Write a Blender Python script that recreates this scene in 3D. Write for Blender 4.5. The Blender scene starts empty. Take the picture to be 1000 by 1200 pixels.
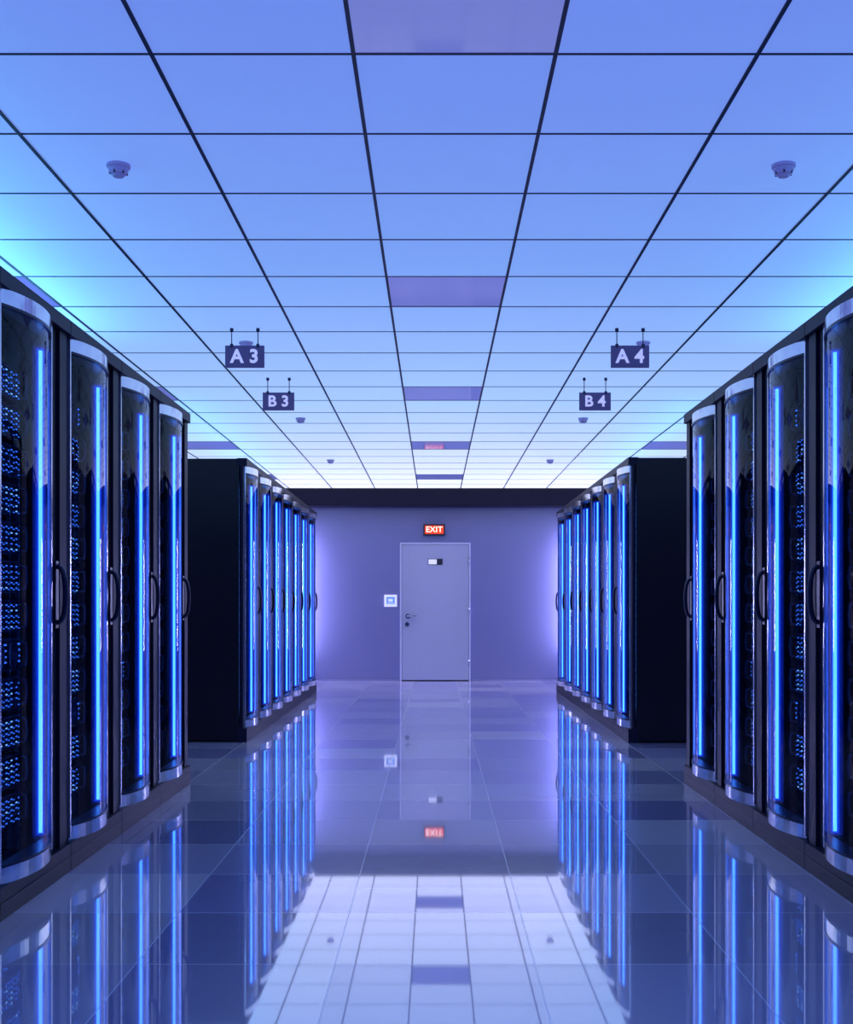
import bpy, bmesh, math, random
from mathutils import Vector
random.seed(4)
sc = bpy.context.scene
sc.view_settings.view_transform = 'Standard'
F=1400.0; HC=1.016; HCEIL=2.556
COL=sc.collection

# ------------------------------------------------------------------ materials
def newmat(name):
    m=bpy.data.materials.new(name); m.use_nodes=True
    nt=m.node_tree; nt.nodes.clear()
    out=nt.nodes.new('ShaderNodeOutputMaterial')
    return m,nt,out
def pbr(name,col,rough=.5,metal=0.,emit=None,es=0.,spec=.5,noise=0.,nscale=8.,coat=0.,sampling=None):
    m,nt,out=newmat(name)
    p=nt.nodes.new('ShaderNodeBsdfPrincipled'); p.name='P'
    p.inputs['Base Color'].default_value=(*col,1)
    p.inputs['Roughness'].default_value=rough
    p.inputs['Metallic'].default_value=metal
    p.inputs['Specular IOR Level'].default_value=spec
    p.inputs['Coat Weight'].default_value=coat
    p.inputs['Coat Roughness'].default_value=.08
    if emit:
        p.inputs['Emission Color'].default_value=(*emit,1)
        p.inputs['Emission Strength'].default_value=es
    if noise>0:
        tc=nt.nodes.new('ShaderNodeTexCoord'); n=nt.nodes.new('ShaderNodeTexNoise')
        n.inputs['Scale'].default_value=nscale; n.inputs['Detail'].default_value=4
        nt.links.new(tc.outputs['Object'],n.inputs['Vector'])
        r=nt.nodes.new('ShaderNodeMapRange')
        r.inputs['To Min'].default_value=1-noise; r.inputs['To Max'].default_value=1+noise
        nt.links.new(n.outputs['Fac'],r.inputs['Value'])
        v=nt.nodes.new('ShaderNodeVectorMath'); v.operation='SCALE'
        v.inputs[0].default_value=col
        nt.links.new(r.outputs['Result'],v.inputs['Scale'])
        nt.links.new(v.outputs['Vector'],p.inputs['Base Color'])
    nt.links.new(p.outputs[0],out.inputs[0])
    if sampling: m.cycles.emission_sampling=sampling
    return m
def emis(name,col,s,sampling=None):
    m,nt,out=newmat(name)
    e=nt.nodes.new('ShaderNodeEmission'); e.inputs[0].default_value=(*col,1); e.inputs[1].default_value=s
    nt.links.new(e.outputs[0],out.inputs[0])
    if sampling: m.cycles.emission_sampling=sampling
    return m
def halo_shell(name,col,s):  # see-through glow shell, imitates the soft halo around the neon core
    m,nt,out=newmat(name)
    e=nt.nodes.new('ShaderNodeEmission'); e.inputs[0].default_value=(*col,1); e.inputs[1].default_value=s
    t=nt.nodes.new('ShaderNodeBsdfTransparent')
    a=nt.nodes.new('ShaderNodeAddShader')
    nt.links.new(t.outputs[0],a.inputs[0]); nt.links.new(e.outputs[0],a.inputs[1])
    nt.links.new(a.outputs[0],out.inputs[0]); m.cycles.emission_sampling='NONE'
    return m

M={}
M['black']=pbr('rack_black',(.008,.008,.022),.4,0,spec=.25,noise=.15,nscale=5)
M['side']=pbr('rack_side_black',(.006,.005,.014),.38,0,spec=.3,noise=.2,nscale=3)
M['frame']=pbr('rack_frame',(.008,.008,.028),.42,0,spec=.16,noise=.1)
M['inner']=pbr('rack_inner',(.014,.018,.05),.25,.4)
M['chrome']=pbr('rack_chrome',(.90,.90,.98),.13,.9,noise=.10,nscale=20)
M['edge']=pbr('rack_edge_trim',(.70,.70,.82),.18,.85)
M['handle']=pbr('rack_handle',(.014,.014,.045),.3,.2)
M['srv']=pbr('server_body',(.014,.016,.04),.4,.5)
M['bay']=pbr('server_bay',(.05,.065,.15),.35,.6)
M['led']=emis('server_led',(.03,.16,1.),1.2,'NONE')
M['ledw']=emis('server_led_bright',(.15,.42,1.),1.5,'NONE')
M['core']=emis('neon_core',(.055,.27,1.),3.2)
M['halo1']=halo_shell('neon_halo_inner',(.008,.11,1.),.42)
M['halo2']=halo_shell('neon_halo_mid',(.003,.04,.9),.20)
M['halo3']=halo_shell('neon_halo_outer',(.002,.02,.8),.08)
# glass
m,nt,out=newmat('curved_door_glass')
t=nt.nodes.new('ShaderNodeBsdfTransparent'); t.inputs[0].default_value=(.92,.94,.99,1)
g=nt.nodes.new('ShaderNodeBsdfGlossy'); g.inputs['Roughness'].default_value=.02; g.inputs[0].default_value=(.9,.92,1,1)
fr=nt.nodes.new('ShaderNodeFresnel'); fr.inputs[0].default_value=1.30
mx=nt.nodes.new('ShaderNodeMixShader')
nt.links.new(fr.outputs[0],mx.inputs[0]); nt.links.new(t.outputs[0],mx.inputs[1]); nt.links.new(g.outputs[0],mx.inputs[2])
nt.links.new(mx.outputs[0],out.inputs[0]); M['glass']=m

# ------------------------------------------------------------------ mesh builder
class B:
    def __init__(s): s.v=[];s.f=[];s.m=[];s.mats=[];s.sm=[]
    def mi(s,k):
        if k not in s.mats: s.mats.append(k)
        return s.mats.index(k)
    def face(s,pts,k,smooth=False):
        n=len(s.v); s.v+= [tuple(p) for p in pts]; s.f.append(tuple(range(n,n+len(pts)))); s.m.append(s.mi(k)); s.sm.append(smooth)
    def box(s,a0,a1,b0,b1,c0,c1,k):
        n=len(s.v)
        s.v+=[(a0,b0,c0),(a1,b0,c0),(a1,b1,c0),(a0,b1,c0),(a0,b0,c1),(a1,b0,c1),(a1,b1,c1),(a0,b1,c1)]
        for q in ((3,2,1,0),(4,5,6,7),(0,1,5,4),(1,2,6,5),(2,3,7,6),(3,0,4,7)):
            s.f.append(tuple(n+i for i in q)); s.m.append(s.mi(k)); s.sm.append(False)
    def tube(s,pts,r,k,seg=10,cap=True,sq=(1,1)):
        pts=[Vector(p) for p in pts]; n=len(s.v)
        up=None
        for i,p in enumerate(pts):
            d=(pts[min(i+1,len(pts)-1)]-pts[max(i-1,0)]).normalized()
            if up is None:
                up=Vector((0,1,0)) if abs(d.y)<.9 else Vector((1,0,0))
            a=d.cross(up).normalized(); b=a.cross(d).normalized()
            for j in range(seg):
                t=2*math.pi*j/seg
                s.v.append(tuple(p+a*math.cos(t)*r*sq[0]+b*math.sin(t)*r*sq[1]))
        for i in range(len(pts)-1):
            for j in range(seg):
                j2=(j+1)%seg
                s.f.append((n+i*seg+j,n+i*seg+j2,n+(i+1)*seg+j2,n+(i+1)*seg+j)); s.m.append(s.mi(k)); s.sm.append(True)
        if cap:
            e=n+(len(pts)-1)*seg
            s.f.append(tuple(n+j for j in range(seg))); s.m.append(s.mi(k)); s.sm.append(False)
            s.f.append(tuple(e+j for j in range(seg))[::-1]); s.m.append(s.mi(k)); s.sm.append(False)
    def mesh(s,name,tf=None,recalc=True):
        me=bpy.data.meshes.new(name)
        vs=[tf(v) for v in s.v] if tf else s.v
        me.from_pydata(vs,[],s.f)
        for k in s.mats: me.materials.append(M[k] if isinstance(k,str) else k)
        for i,p in enumerate(me.polygons): p.material_index=s.m[i]; p.use_smooth=s.sm[i]
        if recalc:
            bm=bmesh.new(); bm.from_mesh(me); bmesh.ops.recalc_face_normals(bm,faces=bm.faces); bm.to_mesh(me); bm.free()
        return me
def obj(name,me,parent=None,loc=(0,0,0),bevel=0,rot=(0,0,0)):
    o=bpy.data.objects.new(name,me); COL.objects.link(o); o.location=loc; o.rotation_euler=rot
    if parent: o.parent=parent
    if bevel and me:
        b=o.modifiers.new('bevel','BEVEL'); b.width=bevel; b.segments=2; b.limit_method='ANGLE'
    return o
def empty(name,loc=(0,0,0)):
    o=bpy.data.objects.new(name,None); COL.objects.link(o); o.location=loc; o.empty_display_size=.1; return o
def text(name,s,size,mat,parent,loc,ext=.001,off=0.0,rot=(math.pi/2,0,0)):
    c=bpy.data.curves.new(name,'FONT'); c.body=s; c.size=size; c.align_x='CENTER'; c.align_y='CENTER'
    c.extrude=ext; c.offset=off; c.space_character=1.05
    c.materials.append(mat)
    o=bpy.data.objects.new(name,c); COL.objects.link(o); o.location=loc; o.rotation_euler=rot; o.parent=parent
    return o

# ------------------------------------------------------------------ rack
P=.745; RH=2.103; GV0=.05; GV1=.575; BUL=.055; GW0=.118; GW1=2.050
def arc(v,extra=0):
    t=(v-(GV0+GV1)/2)/((GV1-GV0)/2)
    return -(BUL*(1-t*t))-extra
NS=20
def vs_(a=GV0,b=GV1): return [a+(b-a)*i/NS for i in range(NS+1)]
def build_rack(sgn,tag,variant):
    tf=lambda p:(sgn*p[0],p[1],p[2])
    rnd=random.Random(variant*7+3)
    c=B()
    c.box(.03,1.1,.004,.022,.02,RH-.004,'side')
    c.box(.03,1.1,P-.022,P-.004,.02,RH-.004,'side')
    c.box(1.085,1.1,.022,P-.022,.05,RH-.01,'side')
    c.box(.03,1.1,.022,P-.022,RH-.03,RH-.004,'side')
    c.box(.03,1.1,.022,P-.022,.02,.09,'side')
    c.box(.05,1.06,.03,P-.03,0,.03,'side')
    # front frame
    c.box(0,.020,.003,GV0-.002,.10,GW1,'frame')
    c.box(0,.010,GV1,.655,.10,GW1,'frame')
    c.box(0.006,.02,.655,.661,.10,GW1,'black')
    c.box(-.012,.02,.661,P-.003,.10,GW1,'frame')
    c.box(-.028,.045,.003,P-.003,GW1,RH,'frame')
    c.box(-.028,.045,.003,P-.003,0,GW0-.014,'frame')
    c.box(-.031,-.028,.003,P-.003,.052,.057,'black')
    # cavity back
    c.box(.19,.20,.03,P-.03,.09,RH-.03,'inner')
    # mounting rails
    for v in (.05,.665):
        c.box(.15,.19,v,v+.03,.1,RH-.05,'bay')
        for i in range(60):
            w=.14+i*.031
            c.box(.1485,.15,v+.010,v+.020,w,w+.009,'black')
    cab=c.mesh('cabinet_'+tag,tf)
    # trims
    t=B()
    def arcstrip(w0,w1,ex,k):
        V=vs_()
        for a,b in zip(V[:-1],V[1:]):
            t.face([(arc(a,ex),a,w0),(arc(b,ex),b,w0),(arc(b,ex),b,w1),(arc(a,ex),a,w1)],k,True)
            for w in (w0,w1):
                t.face([(arc(a,ex),a,w),(arc(b,ex),b,w),(.01,b,w),(.01,a,w)],k)
    arcstrip(GW1-.050,GW1,.004,'chrome')
    arcstrip(GW1-.061,GW1-.051,.007,'handle')
    arcstrip(GW0-.013,GW0+.040,.004,'chrome')
    arcstrip(GW0+.041,GW0+.050,.007,'handle')
    t.box(-.012,.004,GV0-.006,GV0+.007,GW0,GW1,'edge')
    t.box(-.010,.004,GV1-.005,GV1+.005,GW0,GW1,'edge')
    trim=t.mesh('door_trim_'+tag,tf,recalc=False)
    # glass (normals facing the aisle)
    g=B(); V=vs_(); w0,w1=GW0+.040,GW1-.05
    for a,b in zip(V[:-1],V[1:]):
        q=[(arc(a),a,w0),(arc(b),b,w0),(arc(b),b,w1),(arc(a),a,w1)]
        g.face(q if sgn<0 else q[::-1],'glass',True)
    gl=g.mesh('door_glass_'+tag,tf,recalc=False)
    bm=bmesh.new(); bm.from_mesh(gl); bmesh.ops.remove_doubles(bm,verts=bm.verts,dist=1e-5)
    bm.normal_update()
    sx=sum(f.normal.x for f in bm.faces)
    if sx*(-sgn)<0: bmesh.ops.reverse_faces(bm,faces=bm.faces)
    bm.to_mesh(gl); bm.free()
    for p in gl.polygons: p.use_smooth=True
    # handle
    h=B()
    hv=.640; pts=[]
    for i in range(17):
        a=math.pi*i/16
        pts.append((-.040*math.sin(a)**.5 if 0<i<16 else .002,hv,1.055+.105*(-math.cos(a))))
    h.tube(pts,.010,'handle',10,sq=(1,1.2))
    h.box(-.010,.0,hv-.018,hv+.018,.93,1.18,'handle')
    hd=h.mesh('handle_'+tag,tf)
    # light
    n=B()
    nv,nu=.545,.022
    n.tube([(nu,nv,.185),(nu,nv,1.945)],.0065,'core',8)
    n.tube([(nu,nv,.180),(nu,nv,1.950)],.011,'halo1',12,False)
    n.tube([(nu,nv,.175),(nu,nv,1.955)],.018,'halo2',12,False)
    n.tube([(nu,nv,.170),(nu,nv,1.960)],.029,'halo3',12,False)
    n.box(nu-.014,nu+.02,nv-.014,nv+.02,.150,.175,'handle')
    n.box(nu-.014,nu+.02,nv-.014,nv+.02,1.955,1.98,'handle')
    nn=n.mesh('led_tube_'+tag,tf)
    # servers
    s=B(); w=.205; k=0
    while w<1.90:
        hh=.118; u0=.135
        s.box(u0+.012,.19,.082,.662,w,w+hh,'srv')
        s.box(u0+.002,u0+.012,.082,.662,w+hh-.008,w+hh,'bay')
        s.box(u0+.002,u0+.012,.082,.662,w,w+.006,'bay')
        kind=(k+variant)%9
        if kind==4:   # fan unit
            for j in range(4):
                vc=.16+j*.14; wc=w+hh/2
                ring=[(u0,vc+.046*math.cos(2*math.pi*i/20),wc+.046*math.sin(2*math.pi*i/20)) for i in range(21)]
                s.tube(ring,.005,'bay',6,False)
                ring=[(u0,vc+.028*math.cos(2*math.pi*i/20),wc+.028*math.sin(2*math.pi*i/20)) for i in range(21)]
                s.tube(ring,.003,'bay',5,False)
                for dz in(-.03,-.01,.012,.034): s.box(u0-.001,u0+.004,vc+.058,vc+.072,wc+dz,wc+dz+.006,'led')
                for q in range(6):
                    a=2*math.pi*q/6
                    s.tube([(u0+.004,vc,wc),(u0+.004,vc+.042*math.cos(a),wc+.042*math.sin(a))],.004,'bay',5)
        else:
            rows=5
            bh=(hh-.018)/rows
            for r in range(rows):
                for j in range(11):
                    v0=.088+j*.0516; w0=w+.008+r*bh
                    s.box(u0,u0+.014,v0,v0+.047,w0,w0+bh-.0035,'bay')
                    x=rnd.random()
                    if x<.93:
                        s.box(u0-.0015,u0,v0+.004,v0+.018,w0+.008,w0+.0125,'led' if rnd.random()<.72 else 'ledw')
                    if x>.30:
                        s.box(u0-.0015,u0,v0+.028,v0+.040,w0+.003,w0+.0065,'led')
        for hv2 in (.088,.656):   # pull loops
            s.tube([(u0+.01,hv2,w+.012),(u0-.022,hv2,w+.018),(u0-.026,hv2,w+hh/2),(u0-.022,hv2,w+hh-.018),(u0+.01,hv2,w+hh-.012)],.0055,'bay',6)
        w+=.1425; k+=1
    sv=s.mesh('servers_'+tag,tf)
    return cab,trim,gl,hd,nn,sv
AX={-1:1.42,1:1.45}
RK={(sg,v):build_rack(sg,('l' if sg<0 else 'r')+str(v),v) for sg in(-1,1) for v in(0,1,2)}
def place(sg,y,v):
    e=empty('server_rack',(sg*AX[sg],y,0))
    cab,trim,gl,hd,nn,sv=RK[(sg,v)]
    obj('cabinet',cab,e,bevel=.004); obj('door_trim',trim,e); obj('door_glass',gl,e)
    obj('handle',hd,e); obj('led_tube',nn,e); obj('servers',sv,e)
for sg in(-1,1):
    yend={-1:6.80,1:6.83}[sg]
    for i in range(6): place(sg,yend-P*(i+1),i%3)
    yb={-1:8.83,1:8.78}[sg]
    for i in range(7): place(sg,yb+P*i,(i+1)%3)

# ------------------------------------------------------------------ room
T=.565
Y0=-2.878; YB=15.74; YW=16.02; XW=5.6
m=pbr('ceiling_tile_glow_ramp',(.60,.70,.84),.75,emit=(1,1,1),es=1.0,noise=.08,nscale=2.5)
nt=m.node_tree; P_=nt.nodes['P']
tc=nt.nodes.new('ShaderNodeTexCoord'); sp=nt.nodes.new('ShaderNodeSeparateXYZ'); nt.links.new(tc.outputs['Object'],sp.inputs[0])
mr=nt.nodes.new('ShaderNodeMapRange'); mr.inputs['From Min'].default_value=2.5; mr.inputs['From Max'].default_value=15.7  # glow painted into the tiles: emission brightens along Y toward the far end
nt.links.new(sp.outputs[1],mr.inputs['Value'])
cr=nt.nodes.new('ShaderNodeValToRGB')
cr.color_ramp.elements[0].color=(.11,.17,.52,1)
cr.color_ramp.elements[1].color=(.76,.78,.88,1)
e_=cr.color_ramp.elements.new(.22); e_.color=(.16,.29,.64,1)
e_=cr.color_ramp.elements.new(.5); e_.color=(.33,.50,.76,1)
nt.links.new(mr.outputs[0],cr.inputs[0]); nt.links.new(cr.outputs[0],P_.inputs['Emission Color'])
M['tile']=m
M['bar']=pbr('ceiling_bar',(.012,.012,.05),.5)
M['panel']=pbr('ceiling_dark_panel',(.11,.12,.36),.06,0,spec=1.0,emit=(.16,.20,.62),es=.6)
c=B()
XL0=-.228
rows=range(-11,22)
for r in rows:
    ya=3.337+T*r; yb=min(ya+T,YB)
    for q in range(-9,11):
        xa=XL0+T*q; xb=xa+T
        xa=max(xa,-XW); xb=min(xb,XW)
        if xb<=xa: continue
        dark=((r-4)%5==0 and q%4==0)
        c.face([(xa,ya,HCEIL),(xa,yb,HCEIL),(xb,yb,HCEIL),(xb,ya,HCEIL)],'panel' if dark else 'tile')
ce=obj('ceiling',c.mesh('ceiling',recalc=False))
c=B()
for q in range(-9,12):
    x=XL0+T*q
    if abs(x)<XW: c.box(x-.006,x+.006,Y0,YB,HCEIL-.004,HCEIL+.01,'bar')
for r in range(-10,23):
    y=3.337+T*r
    c.box(-XW,XW,y-.0045,y+.0045,HCEIL-.0025,HCEIL+.01,'bar')
obj('trim_ceiling_grid',c.mesh('trim_ceiling_grid'),ce)

# floor: procedural tiles
m,nt,out=newmat('floor_gloss_tile')
L=nt.links.new
tc=nt.nodes.new('ShaderNodeTexCoord'); sp=nt.nodes.new('ShaderNodeSeparateXYZ'); L(tc.outputs['Object'],sp.inputs[0])
def math_(op,a,b=None,c=None):
    n=nt.nodes.new('ShaderNodeMath'); n.operation=op
    for i,x in enumerate((a,b,c)):
        if x is None: continue
        if isinstance(x,(int,float)): n.inputs[i].default_value=x
        else: L(x,n.inputs[i])
    return n.outputs[0]
tx=math_('DIVIDE',math_('ADD',sp.outputs[0],.283+T*20),T)
ty=math_('DIVIDE',math_('ADD',sp.outputs[1],-3.379+T*20),T)
fx=math_('FLOOR',tx); fy=math_('FLOOR',ty)
cb=nt.nodes.new('ShaderNodeCombineXYZ'); L(fx,cb.inputs[0]); L(fy,cb.inputs[1])
wn=nt.nodes.new('ShaderNodeTexWhiteNoise'); wn.noise_dimensions='2D'; L(cb.outputs[0],wn.inputs['Vector'])
ex=math_('ABSOLUTE',math_('SUBTRACT',math_('FRACT',tx),.5)); ey=math_('ABSOLUTE',math_('SUBTRACT',math_('FRACT',ty),.5))
line=math_('GREATER_THAN',math_('MAXIMUM',ex,ey),.4955)
cr=nt.nodes.new('ShaderNodeValToRGB')
cr.color_ramp.elements[0].color=(.44,.40,.76,1); cr.color_ramp.elements[1].color=(.94,.86,1.,1)
L(wn.outputs['Value'],cr.inputs[0])
mix=nt.nodes.new('ShaderNodeMix'); mix.data_type='RGBA'; L(line,mix.inputs[0]); L(cr.outputs[0],mix.inputs[6]); mix.inputs[7].default_value=(.8,.8,.98,1)
p=nt.nodes.new('ShaderNodeBsdfPrincipled'); L(mix.outputs[2],p.inputs['Base Color']); p.inputs['Roughness'].default_value=.25
g=nt.nodes.new('ShaderNodeBsdfGlossy'); g.inputs['Roughness'].default_value=.03; g.inputs[0].default_value=(.94,.94,1,1)
mr=nt.nodes.new('ShaderNodeMapRange'); mr.inputs['To Min'].default_value=.34; mr.inputs['To Max'].default_value=.52
wn2=nt.nodes.new('ShaderNodeTexWhiteNoise'); wn2.noise_dimensions='3D'; L(cb.outputs[0],wn2.inputs['Vector'])
L(wn2.outputs['Value'],mr.inputs['Value'])
fac=math_('MULTIPLY',mr.outputs[0],math_('SUBTRACT',1.0,math_('MULTIPLY',line,.6)))
lw=nt.nodes.new('ShaderNodeFresnel'); lw.inputs[0].default_value=1.5
fac=math_('MINIMUM',math_('ADD',fac,math_('MULTIPLY',lw.outputs[0],.38)),1.0)
ms=nt.nodes.new('ShaderNodeMixShader'); L(fac,ms.inputs[0]); L(p.outputs[0],ms.inputs[1]); L(g.outputs[0],ms.inputs[2])
L(ms.outputs[0],out.inputs[0]); M['floor']=m
c=B(); c.box(-XW,XW,Y0,YW,-.05,0,'floor'); obj('floor',c.mesh('floor'))

M['wall']=pbr('wall_lavender',(.22,.22,.46),.20,0,spec=.8,noise=.03,nscale=1.5)
M['beam']=pbr('beam_dark',(.008,.007,.03),.5,spec=.2)
c=B(); c.box(-XW,XW,YW,YW+.1,0,HCEIL,'wall'); wb=obj('wall_back',c.mesh('wall_back'))
c=B(); c.box(-XW-.1,-XW,Y0,YW+.1,0,HCEIL,'wall'); obj('wall_left',c.mesh('wall_left'))
c=B(); c.box(XW,XW+.1,Y0,YW+.1,0,HCEIL,'wall'); obj('wall_right',c.mesh('wall_right'))
c=B(); c.box(-XW,XW,Y0-.1,Y0,0,HCEIL,'wall'); obj('wall_front',c.mesh('wall_front'))
c=B(); c.box(-XW,XW,YB,YW,2.325,HCEIL,'beam'); obj('trim_beam',c.mesh('trim_beam'),bevel=.004)
M['base']=pbr('baseboard',(.26,.26,.5),.35)
c=B(); c.box(-XW,-.48,YW-.012,YW,0,.02,'base'); c.box(.50,XW,YW-.012,YW,0,.02,'base'); obj('baseboard_back',c.mesh('baseboard_back'))

def px(x,y,Z): return ((x-510)/F*Z, HC+(709-y)/F*Z)
# ------------------------------------------------------------------ door
M['door']=pbr('door_paint',(.46,.46,.68),.4,noise=.03,nscale=3)
M['dframe']=pbr('door_frame_paint',(.62,.62,.86),.35)
M['gap']=pbr('door_gap',(.05,.05,.12),.6)
M['steel']=pbr('brushed_steel',(.40,.40,.55),.25,1.)
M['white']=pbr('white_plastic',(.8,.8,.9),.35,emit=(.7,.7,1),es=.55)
M['dark']=pbr('dark_plastic',(.02,.02,.05),.4)
x0,_=px(469,0,YW); x1,zt=px(551.5,636,YW)
d=empty('door_1',((x0+x1)/2,YW,0)); hw=(x1-x0)/2
c=B()
c.box(-hw,-hw+.022,-.035,0,0,zt,'dframe'); c.box(hw-.022,hw,-.035,0,0,zt,'dframe'); c.box(-hw+.022,hw-.022,-.035,0,zt-.022,zt,'dframe')
c.box(-hw+.022,hw-.022,-.004,0,0,zt-.022,'gap')
obj('frame',c.mesh('door_frame'),d,bevel=.003)
c=B(); c.box(-hw+.026,hw-.026,-.024,-.004,.012,zt-.026,'door'); obj('leaf',c.mesh('door_leaf'),d,bevel=.003)
c=B()
hx=-hw+.105; hz=HC+(709-722)/F*YW
c.tube([(hx,-.024,hz),(hx,-.07,hz),(hx+.02,-.078,hz),(hx+.12,-.078,hz-.002)],.013,'steel',10)
c.tube([(hx,-.022,hz),(hx,-.034,hz)],.032,'steel',20)
kz=hz-.11; c.tube([(hx-.01,-.022,kz),(hx-.01,-.036,kz)],.032,'steel',20); c.tube([(hx-.01,-.034,kz),(hx-.01,-.042,kz)],.017,'dark',14)
obj('lever_handle',c.mesh('door_handle'),d)
c=B()
for z in (.25,.95,1.6): c.tube([(hw-.022,-.042,z-.05),(hw-.022,-.042,z+.05)],.009,'steel',10)
obj('hinges',c.mesh('door_hinges'),d)
c=B(); z=HC+(709-658.5)/F*YW
c.box(-.09,.02,-.034,-.024,z-.033,z+.033,'white'); c.box(.02,.09,-.036,-.024,z-.033,z+.033,'dark'); c.box(-.098,.098,-.028,-.024,z-.041,z+.041,'dark')
obj('name_plate',c.mesh('door_plate'),d)

# control panel
xx,zz=px(458,704,YW)
e=empty('wall_control_panel',(xx,YW,zz)); c=B()
c.box(-.085,.085,-.03,0,-.08,.08,'white')
M['scr']=pbr('panel_screen',(.1,.2,.5),.2,emit=(.12,.3,.8),es=.7)
c.box(-.055,.055,-.033,-.03,-.045,.05,'scr'); c.box(-.03,.03,-.035,-.033,-.01,.025,'white'); c.box(-.04,.04,-.035,-.033,-.034,-.026,'white')
obj('housing',c.mesh('control_panel'),e,bevel=.004)
# exit sign
M['red']=emis('exit_red',(1.,.07,.03),1.15,'NONE'); M['exwhite']=emis('exit_text',(1,.8,.75),1.5,'NONE')
xx,zz=px(509,621,YW)
e=empty('exit_sign',(xx,YW,zz)); c=B()
c.box(-.145,.145,-.05,0,-.075,.075,'dark'); c.box(-.125,.125,-.054,-.05,-.055,.055,'red')
obj('housing',c.mesh('exit_sign'),e)
text('lettering','EXIT',.105,M['exwhite'],e,(0,-.056,0),off=.002)

# hanging signs
M['signp']=pbr('sign_panel',(.07,.06,.19),.45,emit=(.05,.045,.15),es=.3); M['signt']=pbr('sign_text',(.75,.72,.95),.5,emit=(.6,.58,.9),es=.5)
M['rod']=pbr('sign_rod',(.03,.03,.09),.4,.5)
def sign(s,xc,Z,ytop,ybot,wpx):
    w=wpx/F*Z; zt=HC+(709-ytop)/F*Z; zb=HC+(709-ybot)/F*Z; zc=(zt+zb)/2; h=zt-zb
    X=(xc-510)/F*Z
    e=empty('hanging_sign',(X,Z,zc)); c=B()
    c.box(-w/2,w/2,-.006,.006,-h/2,h/2,'signp')
    obj('panel',c.mesh('sign_panel'),e,bevel=.002)
    c=B()
    for sx in(-.073,.073):
        c.tube([(sx,0,h/2-.02),(sx,0,HCEIL-zc)],.0028,'rod',8)
        c.tube([(sx,0,HCEIL-zc-.018),(sx,0,HCEIL-zc)],.010,'rod',12)
        c.box(sx-.008,sx+.008,-.009,.009,h/2-.012,h/2+.008,'rod')
    obj('rods',c.mesh('sign_rods'),e)
    text('lettering',s,h*.84,M['signt'],e,(0,-.008,-.002),off=.0032)
sign('A 3',287,6.65,405,431,46); sign('A 4',738.5,6.65,405,431,45)
sign('B 3',326.5,8.10,460,481,37); sign('B 4',697.5,8.10,460,481,37)

# smoke detectors
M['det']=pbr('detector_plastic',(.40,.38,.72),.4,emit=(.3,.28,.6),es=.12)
prof=[(0.0,-.042),(.018,-.042),(.022,-.036),(.030,-.032),(.034,-.020),(.0355,-.012),(.041,-.010),(.042,0)]
c=B(); SG=28
for (r0,z0),(r1,z1) in zip(prof[:-1],prof[1:]):
    for j in range(SG):
        a=2*math.pi*j/SG; b=2*math.pi*(j+1)/SG
        pts=[(r0*math.cos(a),r0*math.sin(a),z0),(r0*math.cos(b),r0*math.sin(b),z0),(r1*math.cos(b),r1*math.sin(b),z1),(r1*math.cos(a),r1*math.sin(a),z1)]
        if r0==0: pts=pts[1:]
        c.face(pts,'det',True)
for j in range(6):
    a=2*math.pi*j/6+.3
    c.box(.029*math.cos(a)-.003,.029*math.cos(a)+.003,.029*math.sin(a)-.003,.029*math.sin(a)+.003,-.034,-.022,'dark')
dm=c.mesh('smoke_detector')
for Z in (4.18,7.0,9.84,12.67):
    for X in (-1.108,1.22):
        obj('smoke_detector',dm,loc=(X,Z,HCEIL))

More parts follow.
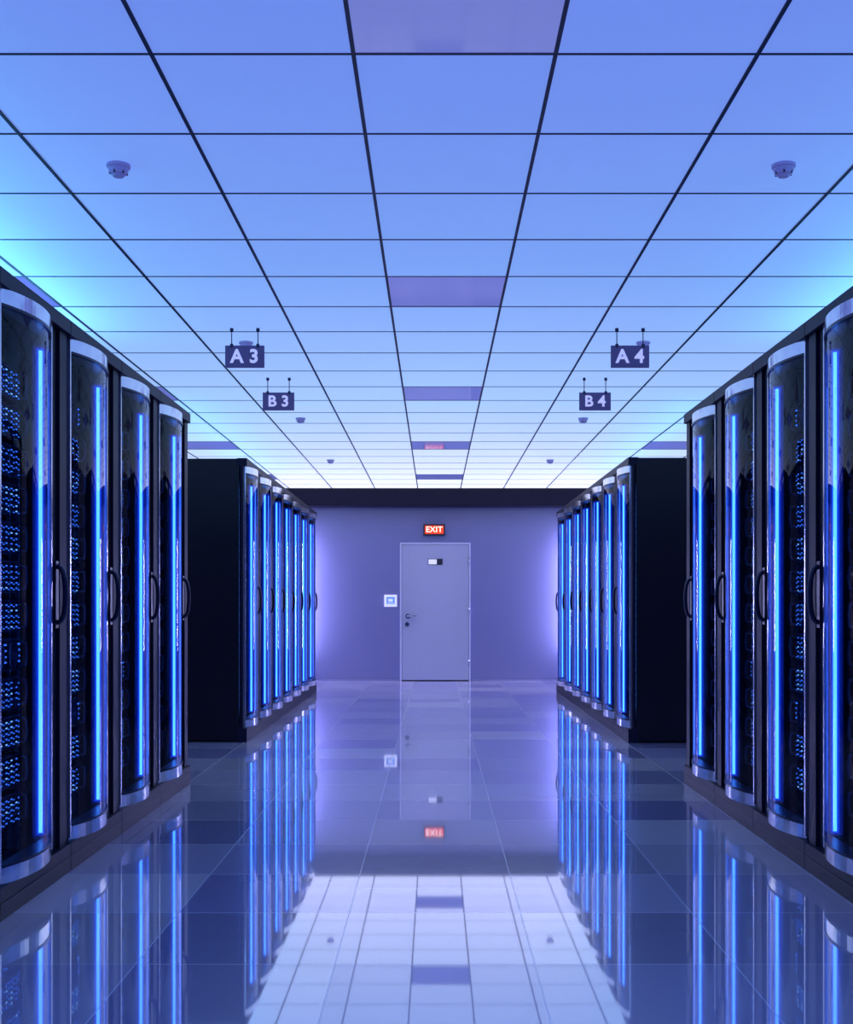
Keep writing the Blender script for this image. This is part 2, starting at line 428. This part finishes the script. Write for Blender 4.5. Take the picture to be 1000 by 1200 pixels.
# ------------------------------------------------------------------ lights
def area(name,loc,sx,sy,power,col,rot):
    l=bpy.data.lights.new(name,'AREA'); l.shape='RECTANGLE'; l.size=sx; l.size_y=sy; l.energy=power; l.color=col
    o=bpy.data.objects.new(name,l); COL.objects.link(o); o.location=loc; o.rotation_euler=rot; return o
UP=(math.pi,0,0)
def fill_uplight(X,ya,yb,power,col):  # added fill light to tint the ceiling cyan; its housing is invented
    e=empty('added_fill_uplight',(X,(ya+yb)/2,RH-.004)); c=B()
    ln=(yb-ya)/2
    c.box(-.06,.06,-ln,ln,0,.02,'rod'); c.box(-.06,-.05,-ln,ln,.02,.03,'rod'); c.box(.05,.06,-ln,ln,.02,.03,'rod')
    obj('housing',c.mesh('fill_uplight_housing'),e)
    l=area('fill_lamp',(0,0,.024),.1,2*ln-.05,power,col,UP); l.parent=e
fill_uplight(-2.15,2.4,6.75,34,(.12,.56,1.)); fill_uplight(2.15,2.4,6.78,20,(.12,.50,1.))
fill_uplight(-1.98,8.9,13.9,12,(.04,.42,1.)); fill_uplight(2.02,8.9,13.85,11,(.04,.42,1.))
# vertical tube lights near the back wall
M['tube']=emis('tube_emission',(.58,.58,1.),70.0)
for X in(-1.84,1.86):
    e=empty('wall_light',(X,YW,0)); c=B()
    c.box(-.04,.04,-.03,0,.35,2.1,'rod'); obj('housing',c.mesh('wl_housing'),e)
    c=B(); c.tube([(0,-.12,.40),(0,-.12,1.9)],.03,'tube',12); obj('tube',c.mesh('wl_tube'),e)
    c=B()
    for z in(.42,1.88): c.box(-.012,.012,-.12,-.03,z-.012,z+.012,'rod')
    obj('brackets',c.mesh('wl_brackets'),e)
w=bpy.data.worlds.new('World'); sc.world=w; w.use_nodes=True
w.node_tree.nodes['Background'].inputs[0].default_value=(.1,.1,.3,1); w.node_tree.nodes['Background'].inputs[1].default_value=.3

# ------------------------------------------------------------------ camera
cd=bpy.data.cameras.new('camera'); cam=bpy.data.objects.new('camera',cd); COL.objects.link(cam)
cam.location=(0,0,HC); cam.rotation_euler=(math.pi/2,0,0)
cd.sensor_fit='HORIZONTAL'; cd.sensor_width=36; cd.lens=36*F/1000
cd.shift_x=-.010; cd.shift_y=.109; cd.clip_start=.05
sc.camera=cam
